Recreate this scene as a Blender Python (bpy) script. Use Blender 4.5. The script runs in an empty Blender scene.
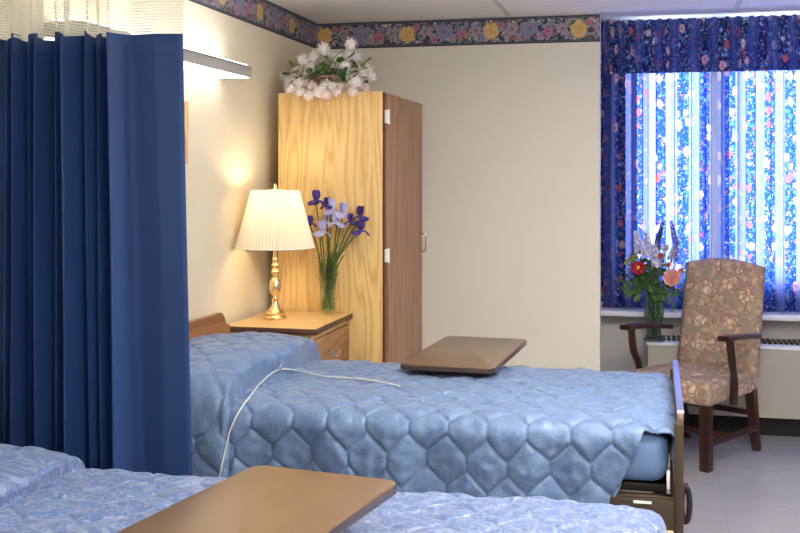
import bpy, bmesh, math, random
import numpy as np
from mathutils import Vector, Matrix, noise
PI = math.pi
random.seed(7)
SC = bpy.context.scene
COL = SC.collection

# ---------------------------------------------------------------- helpers
def tag(o, label=None, cat=None, group=None, kind=None):
    if label: o['label'] = label
    if cat: o['category'] = cat
    if group: o['group'] = group
    if kind: o['kind'] = kind
    return o

def thing(name, label, cat, loc=(0, 0, 0), rz=0.0, group=None):
    o = bpy.data.objects.new(name, None)
    o.empty_display_size = .05
    COL.objects.link(o)
    o.location = loc
    o.rotation_euler = (0, 0, rz)
    return tag(o, label, cat, group)

def link_mesh(name, me, mat, parent=None, smooth=True, angle=35):
    o = bpy.data.objects.new(name, me)
    COL.objects.link(o)
    if mat: me.materials.append(mat)
    if parent: o.parent = parent
    if smooth:
        me.polygons.foreach_set('use_smooth', [True] * len(me.polygons))
        try: me.set_sharp_from_angle(angle=math.radians(angle))
        except Exception: pass
    return o

class MB:
    """collects shapes into one mesh"""
    def __init__(s): s.v = []; s.f = []
    def add(s, vs, fs):
        n = len(s.v); s.v += [tuple(p) for p in vs]; s.f += [tuple(i + n for i in f) for f in fs]; return s
    def addbm(s, bm, M=None):
        if M is not None: bm.transform(M)
        bm.verts.index_update()
        s.add([v.co[:] for v in bm.verts], [[v.index for v in f.verts] for f in bm.faces]); bm.free(); return s
    def box(s, x0, x1, y0, y1, z0, z1, bev=0.0, seg=2, M=None):
        bm = bmesh.new(); bmesh.ops.create_cube(bm, size=1)
        bm.transform(Matrix.Translation(((x0 + x1) / 2, (y0 + y1) / 2, (z0 + z1) / 2)) @ Matrix.Diagonal((x1 - x0, y1 - y0, z1 - z0, 1)))
        if bev > 0: bmesh.ops.bevel(bm, geom=bm.edges[:], offset=bev, segments=seg, profile=.5, affect='EDGES')
        return s.addbm(bm, M)
    def prism(s, pts, a0, a1, axis='z', bev=0.0, seg=2, M=None):
        bm = bmesh.new()
        def mk(p, a):
            return {'z': (p[0], p[1], a), 'y': (p[0], a, p[1]), 'x': (a, p[0], p[1])}[axis]
        lo = [bm.verts.new(mk(p, a0)) for p in pts]; hi = [bm.verts.new(mk(p, a1)) for p in pts]
        n = len(pts)
        bm.faces.new(lo); bm.faces.new(hi)
        for i in range(n): bm.faces.new((lo[i], lo[(i + 1) % n], hi[(i + 1) % n], hi[i]))
        bmesh.ops.recalc_face_normals(bm, faces=bm.faces[:])
        if bev > 0:
            caps = [e for e in bm.edges if (e.verts[0] in lo) == (e.verts[1] in lo)]
            bmesh.ops.bevel(bm, geom=caps, offset=bev, segments=seg, profile=.5, affect='EDGES')
        return s.addbm(bm, M)
    def lathe(s, prof, c=(0, 0, 0), n=32, M=None, cap=True, pleat=0.0, npl=0):
        vs = []; fs = []
        for r, z in prof:
            for i in range(n):
                a = 2 * PI * i / n
                rr = r + (pleat * (1 if i % 2 else -1) if pleat else 0)
                vs.append((c[0] + rr * math.cos(a), c[1] + rr * math.sin(a), c[2] + z))
        for k in range(len(prof) - 1):
            for i in range(n):
                j = (i + 1) % n
                fs.append((k * n + i, k * n + j, (k + 1) * n + j, (k + 1) * n + i))
        if cap:
            fs.append(tuple(range(n - 1, -1, -1))); m = (len(prof) - 1) * n; fs.append(tuple(range(m, m + n)))
        if M is not None: vs = [M @ Vector(v) for v in vs]
        return s.add(vs, fs)
    def tube(s, pts, r, n=8, cap=True):
        pts = [Vector(p) for p in pts]
        rs = r if isinstance(r, (list, tuple)) else [r] * len(pts)
        vs = []; fs = []
        up = None
        for k, p in enumerate(pts):
            t = (pts[min(k + 1, len(pts) - 1)] - pts[max(k - 1, 0)]).normalized()
            if up is None: up = Vector((0, 0, 1)) if abs(t.z) < .9 else Vector((1, 0, 0))
            a = (up - t * up.dot(t)).normalized(); b = t.cross(a); up = a
            for i in range(n):
                an = 2 * PI * i / n
                vs.append(p + (a * math.cos(an) + b * math.sin(an)) * rs[k])
        for k in range(len(pts) - 1):
            for i in range(n):
                j = (i + 1) % n
                fs.append((k * n + i, k * n + j, (k + 1) * n + j, (k + 1) * n + i))
        if cap:
            fs.append(tuple(range(n - 1, -1, -1))); m = (len(pts) - 1) * n; fs.append(tuple(range(m, m + n)))
        return s.add(vs, fs)
    def ball(s, c, r, sub=2, sc=(1, 1, 1), jit=0.0):
        bm = bmesh.new(); bmesh.ops.create_icosphere(bm, subdivisions=sub, radius=r)
        for v in bm.verts:
            k = 1 + random.uniform(-jit, jit)
            v.co = Vector((v.co.x * sc[0] * k + c[0], v.co.y * sc[1] * k + c[1], v.co.z * sc[2] * k + c[2]))
        return s.addbm(bm)
    def petal(s, base, d, up, L, W, curl=0.0, cup=0.0, nu=5, nv=4, tip=.15, ruf=0.0):
        """a curved leaf shape starting at base, running along d, bending towards up*curl"""
        base = Vector(base); d = Vector(d).normalized(); up = Vector(up)
        up = (up - d * up.dot(d)); up = up.normalized() if up.length > 1e-5 else d.orthogonal().normalized()
        sd = d.cross(up)
        vs = []; fs = []
        for i in range(nu + 1):
            t = i / nu
            w = W * .5 * (math.sin(PI * min(1, (t * .86 + .07))) ** .7)
            if i == 0: w *= .45
            an = curl * t
            c = base + d * (L * (math.sin(an) / curl if abs(curl) > 1e-3 else t)) + up * (L * ((1 - math.cos(an)) / curl if abs(curl) > 1e-3 else 0))
            n_ = up * math.cos(an) - d * math.sin(an)
            for j in range(nv + 1):
                q = j / nv * 2 - 1
                vs.append(c + sd * (w * q) + n_ * (cup * W * q * q + ruf * W * math.sin(q * 7 + t * 9) * t))
        for i in range(nu):
            for j in range(nv):
                a = i * (nv + 1) + j
                fs.append((a, a + 1, a + nv + 2, a + nv + 1))
        return s.add(vs, fs)
    def build(s, name, mat, parent=None, smooth=True, angle=35):
        me = bpy.data.meshes.new(name); me.from_pydata(s.v, [], s.f); me.update()
        bm = bmesh.new(); bm.from_mesh(me); bmesh.ops.recalc_face_normals(bm, faces=bm.faces[:]); bm.to_mesh(me); bm.free()
        return link_mesh(name, me, mat, parent, smooth, angle)

def struct(name, mb, mat, smooth=False):
    return tag(mb.build(name, mat, None, smooth), kind='structure')

def rrect(x0, x1, y0, y1, r, n=6):
    pts = []
    for cx, cy, a0 in ((x1 - r, y1 - r, 0), (x0 + r, y1 - r, PI / 2), (x0 + r, y0 + r, PI), (x1 - r, y0 + r, 1.5 * PI)):
        for i in range(n + 1):
            a = a0 + PI / 2 * i / n
            pts.append((cx + r * math.cos(a), cy + r * math.sin(a)))
    return pts

def smooth_path(pts, n=8):
    """Catmull-Rom through the points"""
    P = [Vector(p) for p in pts]; P = [P[0] * 2 - P[1]] + P + [P[-1] * 2 - P[-2]]
    out = []
    for i in range(1, len(P) - 2):
        for k in range(n):
            t = k / n
            a, b, c, d = P[i - 1], P[i], P[i + 1], P[i + 2]
            out.append(.5 * ((2 * b) + (c - a) * t + (2 * a - 5 * b + 4 * c - d) * t * t + (3 * b - a - 3 * c + d) * t ** 3))
    out.append(P[-2]); return out

# measured camera (used to turn distances read off the place into metres)
FPX, HC, HOR = 1080.0, 1.5, 178.0
YAW = math.atan(255 / FPX)
SY, CY = math.sin(YAW), math.cos(YAW)
def at(u, v, y):
    """the point of the vertical plane at room depth y seen along that direction"""
    t = (u - 400) / FPX
    Z = y / (CY + SY * t)
    return Vector((Z * (-SY + CY * t), y, HC - (v - HOR) / FPX * Z))

# ---------------------------------------------------------------- materials
def srgb(r, g, b):
    f = lambda c: c / 12.92 if c <= .04045 else ((c + .055) / 1.055) ** 2.4
    return (f(r / 255), f(g / 255), f(b / 255), 1)

class NT:
    def __init__(s, name):
        s.m = bpy.data.materials.new(name); s.m.use_nodes = True
        s.t = s.m.node_tree; s.t.nodes.clear()
        s.out = s.t.nodes.new('ShaderNodeOutputMaterial')
    def n(s, typ, props=None, **ins):
        nd = s.t.nodes.new('ShaderNode' + typ)
        for k, v in (props or {}).items(): setattr(nd, k, v)
        for k, v in ins.items(): s.set(nd, k, v)
        return nd
    def set(s, nd, k, v):
        k = k.replace('_', ' ')
        if k.startswith('i') and k[1:].isdigit(): sock = nd.inputs[int(k[1:])]
        else: sock = nd.inputs[k]
        if isinstance(v, bpy.types.NodeSocket): s.t.links.new(v, sock)
        else: sock.default_value = v
    def math(s, op, a, b=None, c=None):
        nd = s.n('Math', {'operation': op}); s.set(nd, 'i0', a)
        if b is not None: s.set(nd, 'i1', b)
        if c is not None: s.set(nd, 'i2', c)
        return nd.outputs[0]
    def coord(s, kind='Object', scale=(1, 1, 1), rot=(0, 0, 0), loc=(0, 0, 0)):
        tc = s.n('TexCoord'); mp = s.n('Mapping')
        s.set(mp, 'Vector', tc.outputs[kind]); mp.inputs['Scale'].default_value = scale
        mp.inputs['Rotation'].default_value = rot; mp.inputs['Location'].default_value = loc
        return mp.outputs[0]
    def noise(s, vec, scale, detail=3, rough=.5, dist=0.0):
        nd = s.n('TexNoise', None, Vector=vec, Scale=scale, Detail=detail, Roughness=rough, Distortion=dist); return nd
    def voro(s, vec, scale, feature='F1', rnd=1.0):
        nd = s.n('TexVoronoi', {'feature': feature}, Vector=vec, Scale=scale, Randomness=rnd); return nd
    def ramp(s, fac, stops, interp='LINEAR'):
        nd = s.n('ValToRGB'); cr = nd.color_ramp; cr.interpolation = interp
        while len(cr.elements) < len(stops): cr.elements.new(.5)
        for e, (p, c) in zip(cr.elements, stops):
            e.position = p; e.color = c if len(c) == 4 else (*c, 1)
        s.set(nd, 'Fac', fac); return nd.outputs[0]
    def mix(s, fac, a, b, mode='MIX'):
        nd = s.n('Mix', {'data_type': 'RGBA', 'blend_type': mode})
        for i, v in ((0, fac), (6, a), (7, b)):
            if isinstance(v, bpy.types.NodeSocket): s.t.links.new(v, nd.inputs[i])
            else: nd.inputs[i].default_value = v
        return nd.outputs[2]
    def bump(s, h, strength=.3, dist=.01):
        return s.n('Bump', None, Height=h, Strength=strength, Distance=dist).outputs[0]
    def pr(s, **ins):
        p = s.n('BsdfPrincipled', None, **ins); return p.outputs[0]
    def fin(s, sh):
        s.t.links.new(sh, s.out.inputs[0]); return s.m

W1 = (1, 1, 1, 1)
def flat(name, col, rough=.5, metal=0.0, var=.0, scale=20, **kw):
    t = NT(name)
    c = col
    if var:
        nz = t.noise(t.coord(), scale, 4)
        c = t.mix(nz.outputs[0], tuple(x * (1 - var) for x in col[:3]) + (1,), tuple(min(1, x * (1 + var)) for x in col[:3]) + (1,))
    return t.fin(t.pr(Base_Color=c, Roughness=rough, Metallic=metal, **kw))

def wood(name, light, dark, scale=1.0, axis='z', rough=.4, rings=9.0, contrast=1.0):
    t = NT(name)
    sc = {'z': (7, 7, .7), 'x': (.7, 7, 7), 'y': (7, .7, 7)}[axis]
    v = t.coord('Object', tuple(a * scale for a in sc))
    nz = t.noise(v, 1.0, 2, .4, .3)
    fr = t.math('FRACT', t.math('MULTIPLY', nz.outputs[0], rings))
    tri = t.math('ABSOLUTE', t.math('SUBTRACT', fr, .5))
    v2 = t.coord('Object', tuple(a * scale * 14 for a in sc))
    fine = t.noise(v2, 1.5, 3, .6)
    f = t.math('ADD', t.math('MULTIPLY', tri, 1.3 * contrast), t.math('MULTIPLY', fine.outputs[0], .55))
    c = t.ramp(f, [(.2, dark), (.62, light), (1, tuple(min(1, x * 1.06) for x in light[:3]) + (1,))])
    return t.fin(t.pr(Base_Color=c, Roughness=rough, Normal=t.bump(fine.outputs[0], .08, .003)))

M = {}
M['wall'] = flat('cream_wall_paint', srgb(228, 223, 210), .7, var=.02, scale=3)
M['wall_left'] = flat('cream_side_wall_paint', srgb(224, 214, 190), .7, var=.02, scale=3)
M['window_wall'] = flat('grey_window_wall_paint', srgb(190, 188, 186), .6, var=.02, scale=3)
M['ceiling'] = flat('white_ceiling_tile', srgb(248, 247, 245), .8, var=.02, scale=60)
M['grid'] = flat('ceiling_grid_white', srgb(215, 214, 212), .5)
M['sill'] = flat('white_sill', srgb(235, 235, 240), .35)
M['white_plastic'] = flat('white_plastic', srgb(235, 235, 232), .35)
M['black'] = flat('black_kick_board', srgb(14, 14, 18), .6)
M['radiator'] = flat('radiator_cover_enamel', srgb(176, 170, 158), .5, var=.02)
M['fixture'] = flat('grey_fixture_metal', srgb(178, 174, 168), .5, .0)
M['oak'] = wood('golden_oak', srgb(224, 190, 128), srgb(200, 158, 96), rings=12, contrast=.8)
M['oak_shaded'] = wood('oak_door_shaded', srgb(166, 122, 88), srgb(134, 92, 64), rings=7)  # same oak, with the door side's shade put into the colour
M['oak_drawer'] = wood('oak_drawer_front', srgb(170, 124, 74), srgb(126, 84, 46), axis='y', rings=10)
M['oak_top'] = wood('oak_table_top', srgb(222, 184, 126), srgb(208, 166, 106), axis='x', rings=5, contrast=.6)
M['edge'] = flat('dark_brown_edge_band', srgb(84, 52, 40), .4)
M['headboard'] = wood('headboard_walnut', srgb(150, 98, 58), srgb(104, 62, 34), axis='y', rings=8)
M['laminate'] = wood('walnut_laminate', srgb(116, 93, 71), srgb(104, 82, 62), axis='y', rings=3, rough=.3, contrast=.3)
M['mahogany'] = wood('dark_mahogany', srgb(60, 32, 22), srgb(30, 15, 12), rings=6, rough=.3)
M['steel'] = flat('brown_bed_steel', srgb(70, 58, 46), .4, .4)
M['darksteel'] = flat('dark_bed_steel', srgb(30, 26, 24), .4, .5)
M['chrome'] = flat('chrome', srgb(215, 215, 220), .15, 1.0)
M['alu'] = flat('aluminium_edge', srgb(160, 160, 175), .35, .85)
M['moulding'] = flat('glossy_dark_moulding', srgb(66, 52, 44), .2)
M['rubber'] = flat('black_rubber', srgb(22, 22, 22), .6)
M['brass'] = flat('polished_brass', srgb(240, 214, 164), .26, 1.0)
M['cord'] = flat('cream_cord', srgb(206, 208, 196), .5)
M['green'] = flat('stem_green', srgb(74, 108, 50), .5, var=.3, scale=60)
M['leaf'] = flat('leaf_green', srgb(70, 104, 52), .5, var=.35, scale=50)
M['leaf_light'] = flat('leaf_yellow_green', srgb(142, 156, 78), .5, var=.25, scale=50)
M['leaf_dark'] = flat('leaf_dark_green', srgb(56, 88, 50), .5, var=.3, scale=50)
M['terracotta'] = flat('pink_pot', srgb(206, 150, 150), .6)
M['soil'] = flat('soil', srgb(50, 36, 26), .9)

def petal_mat(name, c1, c2, scale=40):
    t = NT(name)
    nz = t.noise(t.coord(), scale, 2)
    c = t.mix(t.ramp(nz.outputs[0], [(.35, (0, 0, 0, 1)), (.65, W1)]), c1, c2)
    sh = t.n('MixShader', None, i0=.15, i1=t.pr(Base_Color=c, Roughness=.6), i2=t.n('BsdfTranslucent', None, Color=c).outputs[0])
    return t.fin(sh.outputs[0])
M['p_white'] = petal_mat('white_petal', srgb(254, 252, 250), srgb(250, 240, 238))
M['p_blush'] = petal_mat('blush_petal', srgb(252, 240, 234), srgb(244, 214, 208))
M['p_dkiris'] = petal_mat('deep_violet_petal', srgb(52, 38, 120), srgb(84, 62, 150))
M['p_ltiris'] = petal_mat('pale_lilac_petal', srgb(166, 164, 222), srgb(206, 202, 238))
M['p_yellow'] = petal_mat('yellow_petal', srgb(232, 190, 60), srgb(214, 160, 40))
M['p_red'] = petal_mat('crimson_petal', srgb(206, 36, 66), srgb(226, 70, 96))
M['p_peach'] = petal_mat('peach_petal', srgb(252, 180, 164), srgb(252, 206, 190))
M['p_burg'] = petal_mat('burgundy_petal', srgb(110, 20, 50), srgb(140, 40, 70))
M['p_purple'] = petal_mat('dark_purple_petal', srgb(72, 52, 108), srgb(96, 76, 140))
M['p_blue'] = petal_mat('blue_violet_petal', srgb(104, 100, 190), srgb(140, 130, 214))
M['p_pink'] = petal_mat('pink_petal', srgb(238, 150, 166), srgb(246, 184, 190))
M['p_lav'] = petal_mat('lavender_white_petal', srgb(214, 214, 240), srgb(238, 238, 250))
M['p_orange'] = petal_mat('orange_petal', srgb(214, 110, 70), srgb(230, 150, 100))

def glass():
    t = NT('clear_glass')
    sh = t.n('MixShader', None, i0=.7, i1=t.n('BsdfTransparent', None, Color=(.96, .98, .97, 1)).outputs[0],
             i2=t.n('BsdfGlass', None, Color=(.97, 1, .98, 1), Roughness=0.0, IOR=1.35).outputs[0])
    return t.fin(sh.outputs[0])
M['glass'] = glass()
def water():
    t = NT('green_tinted_water')
    sh = t.n('MixShader', None, i0=.5, i1=t.n('BsdfTransparent', None, Color=(.86, .93, .82, 1)).outputs[0],
             i2=t.n('BsdfGlass', None, Color=(.9, .96, .88, 1), Roughness=.05, IOR=1.2).outputs[0])
    return t.fin(sh.outputs[0])
M['water'] = water()
def pane():
    t = NT('window_glass')
    sh = t.n('MixShader', None, i0=.06, i1=t.n('BsdfTransparent').outputs[0], i2=t.n('BsdfGlossy', None, Roughness=.02).outputs[0])
    return t.fin(sh.outputs[0])
M['pane'] = pane()

def emit(name, col, s):
    t = NT(name); return t.fin(t.n('Emission', None, Color=col, Strength=s).outputs[0])

# floor: pale vinyl tiles, waxed
def floor_mat():
    t = NT('waxed_vinyl_tile')
    v = t.coord('Object')
    br = t.n('TexBrick', {'offset': 0.0}, Vector=v, Scale=1.0, Mortar_Size=.0015, Brick_Width=.305, Row_Height=.305)
    br.inputs['Color1'].default_value = srgb(172, 171, 178); br.inputs['Color2'].default_value = srgb(168, 167, 174)
    br.inputs['Mortar'].default_value = srgb(160, 159, 165)
    sp = t.noise(v, 26, 5, .7)
    c = t.mix(t.ramp(sp.outputs[0], [(.60, (0, 0, 0, 1)), (.72, W1)]), br.outputs[0], srgb(150, 146, 142))
    sc = t.noise(t.coord('Object', (2, 9, 1)), 5, 4, .6)
    r = t.ramp(sc.outputs[0], [(.3, (.07, .07, .07, 1)), (.7, (.15, .15, .15, 1))])
    b = t.bump(t.noise(v, 5, 3).outputs[0], .25, .02)
    return t.fin(t.pr(Base_Color=c, Roughness=r, Normal=b))
M['floor'] = floor_mat()

# ---- wallpaper border
def border_mat(name, use_y, cz, off):
    t = NT(name)
    tc = t.n('TexCoord'); sp = t.n('SeparateXYZ'); t.set(sp, 'i0', tc.outputs['Object'])
    a = sp.outputs[1 if use_y else 0]; z = t.math('SUBTRACT', sp.outputs[2], cz)
    cb = t.n('CombineXYZ', None, X=a, Y=z, Z=0.0)
    nz = t.n('TexNoise', None, Vector=cb.outputs[0], Scale=16.0, Detail=2.0)
    ds = t.n('VectorMath', {'operation': 'MULTIPLY_ADD'}); t.set(ds, 'i0', nz.outputs[1]); ds.inputs[1].default_value = (.045, .045, 0)
    t.set(ds, 'i2', cb.outputs[0]); d2 = t.n('SeparateXYZ'); t.set(d2, 'i0', ds.outputs[0])
    a2, z2 = t.math('SUBTRACT', d2.outputs[0], .022), t.math('SUBTRACT', d2.outputs[1], .022)
    base = srgb(44, 54, 74)
    vo = t.voro(cb.outputs[0], 56.0)
    leafc = t.ramp(t.n('SeparateColor', None, Color=vo.outputs[1]).outputs[0],
                   [(0, srgb(110, 128, 120)), (.3, srgb(150, 140, 150)), (.55, srgb(92, 112, 128)), (.75, srgb(196, 180, 156)), (.9, srgb(140, 80, 96))], 'CONSTANT')
    m = t.ramp(vo.outputs[0], [(.52, W1), (.60, (0, 0, 0, 1))])
    c = t.mix(m, base, leafc)
    def blob(c, per, o, zo, r, stops, sx=1.0, pet=5, pamp=.18):
        u = t.math('ADD', a2, o + off + 20 * per)
        u = t.math('SUBTRACT', t.math('MODULO', u, per), per / 2)
        w = t.math('SUBTRACT', z2, zo)
        ds_ = t.math('SQRT', t.math('ADD', t.math('POWER', t.math('ABSOLUTE', t.math('MULTIPLY', u, sx)), 2), t.math('POWER', t.math('ABSOLUTE', w), 2)))
        ang = t.math('ARCTAN2', w, u)
        ds_ = t.math('MULTIPLY', ds_, t.math('ADD', 1.0, t.math('MULTIPLY', t.math('COSINE', t.math('MULTIPLY', ang, pet)), pamp)))
        rn = t.math('DIVIDE', ds_, r)
        col = t.ramp(t.math('ADD', rn, t.math('MULTIPLY', t.math('SINE', t.math('MULTIPLY', ang, 9)), .07)), stops)
        mk = t.math('LESS_THAN', rn, 1.0)
        return t.mix(mk, c, col)
    gold = [(0, srgb(160, 116, 66)), (.25, srgb(216, 180, 116)), (.45, srgb(190, 150, 90)), (.7, srgb(212, 180, 120)), (1, srgb(182, 148, 92))]
    pur = [(0, srgb(96, 80, 120)), (.4, srgb(136, 136, 168)), (.6, srgb(112, 108, 142)), (1, srgb(140, 142, 168))]
    mau = [(0, srgb(96, 78, 98)), (.5, srgb(158, 142, 156)), (1, srgb(132, 120, 138))]
    pin = [(0, srgb(120, 40, 70)), (.5, srgb(178, 112, 134)), (1, srgb(150, 96, 116))]
    P_ = .488
    c = blob(c, P_, -.23 * P_, .004, .036, mau, pamp=.22)
    c = blob(c, P_, -.82 * P_, .006, .034, mau, pamp=.2)
    c = blob(c, P_, -.12 * P_, .036, .020, pin); c = blob(c, P_, -.33 * P_, -.036, .020, pin)
    c = blob(c, P_, -.44 * P_, .008, .044, pur, .85, pet=6, pamp=.25)
    c = blob(c, P_, -.56 * P_, -.036, .020, mau); c = blob(c, P_, -.70 * P_, .036, .018, pur)
    c = blob(c, P_, -.66 * P_, -.010, .029, pin)
    c = blob(c, P_, -.90 * P_, -.034, .020, pur)
    c = blob(c, P_, .0, .0, .047, gold, 1.05, pet=8, pamp=.05)
    az = t.math('ABSOLUTE', z)
    c = t.mix(t.math('GREATER_THAN', az, .060), c, srgb(30, 40, 58))
    dots = t.math('LESS_THAN', t.math('ABSOLUTE', t.math('SUBTRACT', az, .066)), .0012)
    c = t.mix(dots, c, srgb(110, 120, 134))
    return t.fin(t.pr(Base_Color=c, Roughness=.55))

# ---- floral window curtain, printed in stripes
def curtain_mat(name, tr=.6):
    t = NT(name)
    uv = t.coord('UV'); sp = t.n('SeparateXYZ'); t.set(sp, 'i0', uv)
    u = sp.outputs[0]
    st = t.math('MODULO', t.math('ADD', u, 10.0), .19)
    floral = t.math('LESS_THAN', st, .092)
    edge = t.math('LESS_THAN', t.math('ABSOLUTE', t.math('SUBTRACT', st, .141)), .012)
    nz = t.noise(uv, 42, 2)
    vm = t.n('VectorMath', {'operation': 'MULTIPLY_ADD'}); t.set(vm, 'i0', nz.outputs[1]); vm.inputs[1].default_value = (.04, .04, 0); t.set(vm, 'i2', uv)
    big = t.voro(vm.outputs[0], 11.0, rnd=.75); med = t.voro(vm.outputs[0], 34.0); sm = t.voro(vm.outputs[0], 85.0)
    rose = t.ramp(t.n('SeparateColor', None, Color=big.outputs[1]).outputs[0], [(0, srgb(240, 190, 200)), (.35, srgb(238, 232, 240)), (.6, srgb(214, 110, 120)), (.8, srgb(228, 196, 190))], 'CONSTANT')
    rose = t.mix(t.ramp(t.math('SINE', t.math('MULTIPLY', big.outputs[0], 22.0)), [(0, (0, 0, 0, 1)), (1, W1)]), rose, t.mix(.55, rose, srgb(150, 60, 90)))
    leaf = t.ramp(t.n('SeparateColor', None, Color=med.outputs[1]).outputs[1], [(0, srgb(80, 140, 200)), (.4, srgb(170, 200, 225)), (.65, srgb(206, 120, 120)), (.78, srgb(92, 150, 150))], 'CONSTANT')
    dot = t.ramp(t.n('SeparateColor', None, Color=sm.outputs[1]).outputs[1], [(0, srgb(150, 190, 230)), (.6, srgb(225, 170, 170))], 'CONSTANT')
    def print_on(ground, k=1.0):
        c = t.mix(t.ramp(sm.outputs[0], [(.22, W1), (.34, (0, 0, 0, 1))]), ground, dot)
        c = t.mix(t.ramp(med.outputs[0], [(.30, W1), (.42, (0, 0, 0, 1))]), c, leaf)
        return t.mix(t.ramp(big.outputs[0], [(.27, W1), (.36, (0, 0, 0, 1))]), c, rose)
    fl = print_on(srgb(15, 24, 70))
    pale_d = t.mix(t.math('MULTIPLY', edge, .2), t.mix(t.ramp(med.outputs[0], [(.2, (.35, .35, .35, 1)), (.3, (0, 0, 0, 1))]), srgb(34, 56, 128), srgb(220, 170, 190)), srgb(160, 190, 235))
    cd = t.mix(floral, pale_d, fl)
    fl_t = print_on(srgb(44, 88, 200))
    pale_t = t.mix(t.math('MULTIPLY', edge, .55), t.mix(t.ramp(med.outputs[0], [(.25, (.5, .5, .5, 1)), (.35, (0, 0, 0, 1))]), srgb(140, 152, 228), srgb(220, 180, 214)), srgb(78, 116, 210))
    pale_t = t.mix(.4, pale_t, print_on(srgb(150, 164, 232)))
    pale_d = t.mix(.3, pale_d, print_on(srgb(34, 56, 128)))
    cd = t.mix(floral, pale_d, fl)
    ct = t.mix(floral, pale_t, fl_t)
    sh = t.n('MixShader', None, i0=tr, i1=t.pr(Base_Color=cd, Roughness=.75), i2=t.n('BsdfTranslucent', None, Color=ct).outputs[0])
    return t.fin(sh.outputs[0])

def quilt_mat(name, ca, cb, damask=False):
    t = NT(name)
    uv = t.coord('UV')
    n1 = t.noise(uv, 28, 4, .65, .4)
    c = t.mix(t.ramp(n1.outputs[0], [(.35, (0, 0, 0, 1)), (.68, W1)]), ca, cb)
    h = t.noise(uv, 70, 4, .6)
    if damask:
        nz = t.noise(uv, 14, 2, .5, 0)
        vm = t.n('VectorMath', {'operation': 'MULTIPLY_ADD'}); t.set(vm, 'i0', nz.outputs[1]); vm.inputs[1].default_value = (.07, .07, 0); t.set(vm, 'i2', uv)
        vo = t.voro(vm.outputs[0], 46.0)
        sw = t.math('SINE', t.math('MULTIPLY', vo.outputs[0], 11.0))
        mk = t.ramp(sw, [(.35, (0, 0, 0, 1)), (.55, W1)])
        c = t.mix(t.math('MULTIPLY', t.n('RGBToBW', None, Color=mk).outputs[0], .6), c, srgb(140, 150, 176))
    return t.fin(t.pr(Base_Color=c, Roughness=.52, Normal=t.bump(h.outputs[0], .5, .004), Sheen_Weight=.25, Sheen_Roughness=.4))
M['quilt'] = quilt_mat('blue_quilt', srgb(82, 107, 146), srgb(108, 132, 166))
M['quilt_near'] = quilt_mat('blue_damask_quilt', srgb(74, 97, 142), srgb(88, 112, 156), True)
M['sheet'] = flat('blue_mattress_cover', srgb(98, 126, 168), .6, var=.08, scale=12)

def navy():
    t = NT('navy_curtain_cloth')
    nz = t.noise(t.coord('Object', (1, 1, .3)), 300, 2)
    c = t.mix(nz.outputs[0], srgb(8, 44, 92), srgb(12, 54, 108))
    return t.fin(t.pr(Base_Color=c, Roughness=.7, Sheen_Weight=.15, Sheen_Tint=(.4, .6, 1, 1)))
M['navy'] = navy()
def netm():
    t = NT('white_curtain_net')
    uv = t.coord('UV', (1, 1, 1)); sp = t.n('SeparateXYZ'); t.set(sp, 'i0', uv)
    row = t.math('FLOOR', t.math('MULTIPLY', sp.outputs[1], 120.0))
    fx = t.math('FRACT', t.math('ADD', t.math('MULTIPLY', sp.outputs[0], 130.0), t.math('MULTIPLY', row, .5)))
    fy = t.math('FRACT', t.math('MULTIPLY', sp.outputs[1], 120.0))
    d = t.math('ADD', t.math('POWER', t.math('SUBTRACT', fx, .5), 2), t.math('POWER', t.math('MULTIPLY', t.math('SUBTRACT', fy, .5), 1.15), 2))
    hole = t.math('LESS_THAN', d, .115)
    cl = t.n('MixShader', None, i0=.35, i1=t.pr(Base_Color=srgb(238, 236, 220), Roughness=.8), i2=t.n('BsdfTranslucent', None, Color=srgb(240, 238, 220)).outputs[0])
    sh = t.n('MixShader', None, i0=hole, i1=cl.outputs[0], i2=t.n('BsdfTransparent').outputs[0])
    return t.fin(sh.outputs[0])
M['net'] = netm()
def shade_mat():
    t = NT('pleated_lamp_cloth')
    sh = t.n('MixShader', None, i0=.15, i1=t.pr(Base_Color=srgb(232, 224, 204), Roughness=.8), i2=t.n('BsdfTranslucent', None, Color=srgb(246, 234, 208)).outputs[0])
    return t.fin(sh.outputs[0])
M['shade'] = shade_mat()
def tapestry():
    t = NT('rose_tapestry')
    v = t.coord('Object')
    nz = t.noise(v, 14, 3)
    vm = t.n('VectorMath', {'operation': 'MULTIPLY_ADD'}); t.set(vm, 'i0', nz.outputs[1]); vm.inputs[1].default_value = (.055, .055, .055); t.set(vm, 'i2', v)
    big = t.voro(vm.outputs[0], 8.6, rnd=.85); med = t.voro(vm.outputs[0], 27.0); pe = t.voro(vm.outputs[0], 30.0, 'DISTANCE_TO_EDGE'); le = t.voro(vm.outputs[0], 27.0, 'DISTANCE_TO_EDGE')
    ground = t.ramp(t.noise(v, 60, 3).outputs[0], [(.35, srgb(136, 112, 100)), (.6, srgb(172, 150, 132))])
    lf = t.ramp(t.n('SeparateColor', None, Color=med.outputs[1]).outputs[0], [(0, srgb(158, 142, 116)), (.3, srgb(192, 164, 140)), (.55, srgb(160, 122, 118)), (.7, srgb(186, 158, 134)), (.88, srgb(146, 142, 124))], 'CONSTANT')
    c = t.mix(t.ramp(le.outputs[0], [(.05, (0, 0, 0, 1)), (.14, W1)]), ground, lf)
    rs = t.ramp(pe.outputs[0], [(.0, srgb(140, 108, 92)), (.10, srgb(192, 166, 140)), (.35, srgb(222, 202, 176))])
    c = t.mix(t.ramp(big.outputs[0], [(.36, W1), (.39, (0, 0, 0, 1))]), c, srgb(140, 104, 90))
    c = t.mix(t.ramp(big.outputs[0], [(.33, W1), (.36, (0, 0, 0, 1))]), c, rs)
    return t.fin(t.pr(Base_Color=c, Roughness=.75, Normal=t.bump(pe.outputs[0], .3, .004)))
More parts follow.
